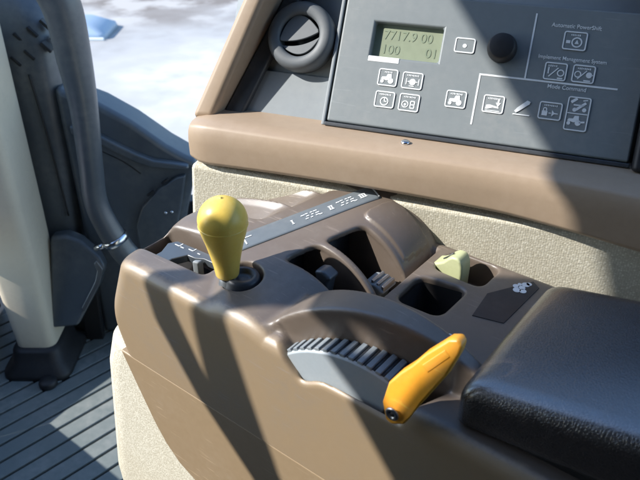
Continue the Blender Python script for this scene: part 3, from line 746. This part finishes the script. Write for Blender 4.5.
hs = thing('vented_housing', 'dark blue grey plastic housing with slanted vent slots behind the hose', 'housing', (-.60,1.40,0))
bm = bmesh.new()
add_loft(bm, [sq(-.02,.0,.075,.10,-.01,.03), sq(-.01,.0,.080,.10,.25,.03), sq(.0,.0,.090,.10,.45,.035), sq(.004,.0,.092,.10,.60,.04), sq(.006,0,.090,.098,.68,.04), sq(.006,.01,.080,.088,.735,.045), sq(.004,.02,.060,.068,.768,.045), sq(.0,.03,.030,.04,.785,.03)])
bm_obj('housing', bm, BLUEGREY, hs)
for (x, z_) in ((.037,.697),(.063,.707),(.088,.719),(.053,.667),(.087,.681),(.106,.690),(.025,.655)):
    bm = bmesh.new(); c, s = math.cos(R(-48)), math.sin(R(-48))
    add_prism(bm, [(x+a*c-b*s, z_+a*s+b*c) for a, b in ((-.012,-.003),(.012,-.003),(.012,.003),(-.012,.003))], -.1004+max(0, z_-.678)*.37, -.070, lambda p: Vector((p[0], p[2], p[1])))
    bm_obj('vent_slot', bm, BLACK, hs, bev=.0015)
bm = bmesh.new(); add_tube(bm, [(.045,-.101,.63),(.055,-.102,.50),(.062,-.101,.32)], .002, 8); bm_obj('seam', bm, BLACK, hs)

ho = thing('hose', 'thick dark grey curved hose coming down to a chrome clamp', 'hose', (-.42,1.2,.30))
bm = bmesh.new(); T = Vector((.42,-1.2,-.30))
add_tube(bm, [Vector(p)+T for p in ((-.52,1.2,.90),(-.455,1.2,.83),(-.432,1.2,.78),(-.4275,1.2,.69),(-.427,1.2,.60),(-.434,1.2,.49),(-.438,1.2,.41),(-.424,1.2,.35),(-.404,1.2,.30),(-.380,1.2,.24),(-.372,1.2,.05),(-.372,1.2,-.01))], [.034,.034,.033,.030,.025,.0225,.0225,.0235,.025,.025,.025,.025], 32)
bm_obj('tube', bm, BLUEGREY, ho)
bm = bmesh.new(); p0 = Vector((-.414,1.2,.322))+T; dd = (Vector((-.404,1.2,.30))-Vector((-.424,1.2,.35))).normalized()
add_lathe(bm, [(.0262,-.007),(.0276,-.006),(.0276,.006),(.0262,.007)], p0, dd, 40, cap=False); cl = bm_obj('clamp', bm, CHROME, ho)
bm = bmesh.new(); add_lathe(bm, [(.006,-.012),(.006,.012)], p0+Vector((-.030,-.006,-.014)), (1,0,.4), 12); bm_obj('clamp_screw', bm, CHROME, cl)

fd = thing('lower_dash_panel', 'dark moulded side panel with curved pale ridge and slots by the window', 'dash panel', (-.37,1.285,0))
fx = lambda p: Vector((p[0]+.37, p[2], p[1]))
oc = [(-.514,.606),(-.431,.571),(-.373,.534),(-.335,.503),(-.311,.483),(-.279,.462),(-.248,.446),(-.264,.400),(-.279,.355),(-.293,.305),(-.307,.243),(-.29,.0),(-.514,.0)]
bm = bmesh.new(); add_prism(bm, oc, .01, .09, fx); bm_obj('panel', bm, BLUEGREY, fd, bev=.014, seg=4)
bm = bmesh.new(); add_prism(bm, [(-.492,.534),(-.437,.514),(-.402,.492),(-.369,.473),(-.335,.458),(-.293,.452),(-.266,.446),(-.268,.436),(-.299,.438),(-.341,.442),(-.374,.454),(-.408,.474),(-.441,.495),(-.492,.516)], -.006, .012, fx); bm_obj('ridge', bm, BLUEGREY, fd, bev=.005)
bm = bmesh.new(); add_prism(bm, [(-.275,.424),(-.293,.420),(-.335,.391),(-.374,.349),(-.393,.305),(-.393,.02),(-.33,.02),(-.318,.243),(-.304,.305),(-.288,.366)], -.004, .012, fx); bm_obj('kick_panel', bm, BLUEGREY, fd, bev=.004)
for a, b in ((-.318,.411),(-.351,.383)):
    bm = bmesh.new(); c, s = math.cos(R(38)), math.sin(R(38)); add_prism(bm, [(a+x*c-y*s, b+x*s+y*c) for x, y in ((-.009,-.0025),(.009,-.0025),(.009,.0025),(-.009,.0025))], -.0055, .0, fx); bm_obj('slot', bm, BLACK, fd, bev=.0008)
for a, b in ((-.325,.337),(-.312,.339)):
    bm = bmesh.new(); add_lathe(bm, [(.0038,0),(.0036,.002),(.001,.003)], (a+.37,-.004,b), (0,-1,0), 16); bm_obj('bolt', bm, CHROME, fd)
bm = bmesh.new(); add_tube(bm, [fx((-.441,.472,.010)), fx((-.402,.450,.0095)), fx((-.369,.422,.0095))], .0012, 6); bm_obj('crease', bm, BLACK, fd)

pe = thing('foot_pedal', 'dark grey foot pedal with worn shiny edge low behind the beige column', 'pedal', (-.50,1.27,0))
bm = bmesh.new(); px = lambda p: Vector((p[0]+.50, p[2]+(.25-p[1])*-.35, p[1]))
add_prism(bm, [(-.57,.292),(-.535,.296),(-.505,.284),(-.470,.252),(-.458,.228),(-.470,.195),(-.510,.13),(-.525,.105),(-.585,.10)], -.03, .0, px); pt = bm_obj('tread', bm, BLUEGREY, pe, bev=.008, seg=3)
bm = bmesh.new(); add_prism(bm, [(-.474,.246),(-.462,.228),(-.470,.2),(-.508,.137),(-.513,.147),(-.480,.203),(-.474,.225),(-.480,.24)], -.0335, -.031, px); bm_obj('edge_trim', bm, STEEL, pe, bev=.001)
bm = bmesh.new(); add_prism(bm, [(-.54,.16),(-.50,.16),(-.51,-.01),(-.55,-.01)], .002, .02, lambda p: Vector((p[0]+.5, p[2], p[1]))); bm_obj('pedal_arm', bm, BLACK, pe, bev=.003)

# front bulkhead behind the housing
bm = bmesh.new(); add_box(bm, (-.83,1.53,-.012), (-.62,1.57,.70)); fb = bm_obj('bulkhead', bm, BLACK, bev=.004)
tag(fb, 'black front bulkhead wall behind the vented housing', 'wall')
bm = bmesh.new(); add_box(bm, (-.62,1.58,-.012), (.9,1.62,.20)); f2_ = bm_obj('sill_wall', bm, BLACK, bev=.004)
tag(f2_, 'low black wall under the windscreen beyond the side panel', 'wall')

# ---------------------------------------------------------------- cab door sheets, roof and rear wall: unseen, added to cast the shade
blocker = thing('shade_blocker', 'unseen black door frame with grab rail to the left of the seat', 'blocker', (-.81,.4,0))
yz = lambda p: Vector((p[2]+.81, p[0]-.4, p[1]))
def blocker_part(name, pts, mat=BLACK, x0=-.8025, x1=-.7985):
    bm = bmesh.new(); add_prism(bm, pts, x0, x1, yz); return bm_obj(name, bm, mat, blocker, bev=.002)
from mathutils.geometry import tessellate_polygon
def blocker_sheet(name, outer, holes):
    loops = [outer]+holes; bm = bmesh.new(); flatp = [p for l in loops for p in l]
    A = [bm.verts.new(yz((p[0], p[1], -.8025))) for p in flatp]; B = [bm.verts.new(yz((p[0], p[1], -.7985))) for p in flatp]
    for t in tessellate_polygon([[Vector((p[0], p[1], 0)) for p in l] for l in loops]):
        bm.faces.new([A[i] for i in t]); bm.faces.new([B[i] for i in t])
    k = 0
    for l in loops:
        n = len(l)
        for i in range(n): a, b = k+i, k+(i+1)%n; bm.faces.new((A[a], A[b], B[b], B[a]))
        k += n
    return bm_obj(name, bm, BLACK, blocker, smooth=False)
blocker_sheet('rear_blocker', [(-.7,0),(.10,0),(.19,.72),(.245,1.25),(.273,1.299),(.306,1.334),(.345,1.352),(.384,1.352),(.420,1.368),(.427,1.385),(.433,1.41),(.428,1.45),(.420,1.50),(.432,1.56),(.49,1.580),(.54,1.604),(.594,1.630),(.75,1.72),(1.3,1.78),(1.3,1.90),(-.7,1.90)],  # unseen sheet added for the big shadow; holes let lit spots through
    [[(.2645,1.370),(.283,1.382),(.281,1.44),(.274,1.470),(.263,1.468),(.2645,1.41)], [(.312,1.372),(.323,1.363),(.335,1.376),(.324,1.389)]])
blocker_part('front_blocker', [(1.08,.372),(1.40,.372),(1.40,1.7795),(1.08,1.74)])  # unseen sheet added to keep column, hose and side panel in shade
blocker_part('lower_rail', [(.172,.402),(1.0795,.402),(1.0795,.70),(.195,.70)])  # unseen sheet added to keep sun off the floor beyond the patch
blocker_part('front_lower', [(.905,0),(1.40,0),(1.40,.3715),(1.32,.3715),(1.215,.313),(1.11,.262),(1.051,.226),(.987,.194)])  # unseen, edge shaped to the sun patch on the floor
blocker_part('rear_lower', [(.1005,0),(.9045,0),(.9865,.194),(.918,.255),(.842,.321),(.746,.4015),(.172,.4015)])  # unseen, cut so the floor's sun patch gets its corner
blocker_part('stripe_blocker', [(.20,.95),(.30,1.03),(.377,1.092),(.400,1.130),(.412,1.165),(.418,1.215),(.419,1.25),(.422,1.27),(.426,1.312),(.420,1.345),(.383,1.353),(.383,1.345),(.390,1.31),(.391,1.27),(.373,1.205),(.353,1.14),(.28,1.08),(.20,1.0)])  # unseen shape added to cast a shadow stripe on the console side
blocker_part('stripe_blocker', [(.377,1.093),(.421,1.121),(.455,1.164),(.464,1.211),(.466,1.240),(.447,1.250),(.444,1.241),(.433,1.203),(.410,1.160)])  # second added shape, casts the stripe that joins the first
bm = bmesh.new(); add_box(bm, (-.86,-.40,1.91), (1.0,.40,1.95)); rf = bm_obj('shade_roof', bm, BLACK, bev=.01)  # unseen roof, its length chosen for how much sky light enters
tag(rf, 'unseen flat black roof, cut short to limit the sky fill', 'roof')
bm = bmesh.new(); add_box(bm, (-.84,-.36,.0), (1.0,-.32,1.9)); rw_ = bm_obj('shade_wall', bm, BLACK, bev=.01)  # unseen wall, moved forward to block fill light
tag(rw_, 'unseen dark wall set close behind the camera to block fill light', 'wall')

# blue cover lying on the yard, seen through the window
bl = thing('blue_cover', 'blue cover on the pale ground beside the top of the hose', 'tarp', (-3.32,10.0,-1.7))
bm = bmesh.new(); add_loft(bm, [sq(-.12,0,.5,.4,0,.1), sq(-.10,0,.46,.36,.08,.1), sq(-.2,0,.30,.25,.19,.1), sq(-.28,0,.12,.1,.22,.05)]); bm_obj('sheet', bm, BLUE, bl)
bm = bmesh.new(); add_box(bm, (-.6,-.42,0), (.36,-.39,.04)); bm_obj('white_hem', bm, WHITE, bl, bev=.01)
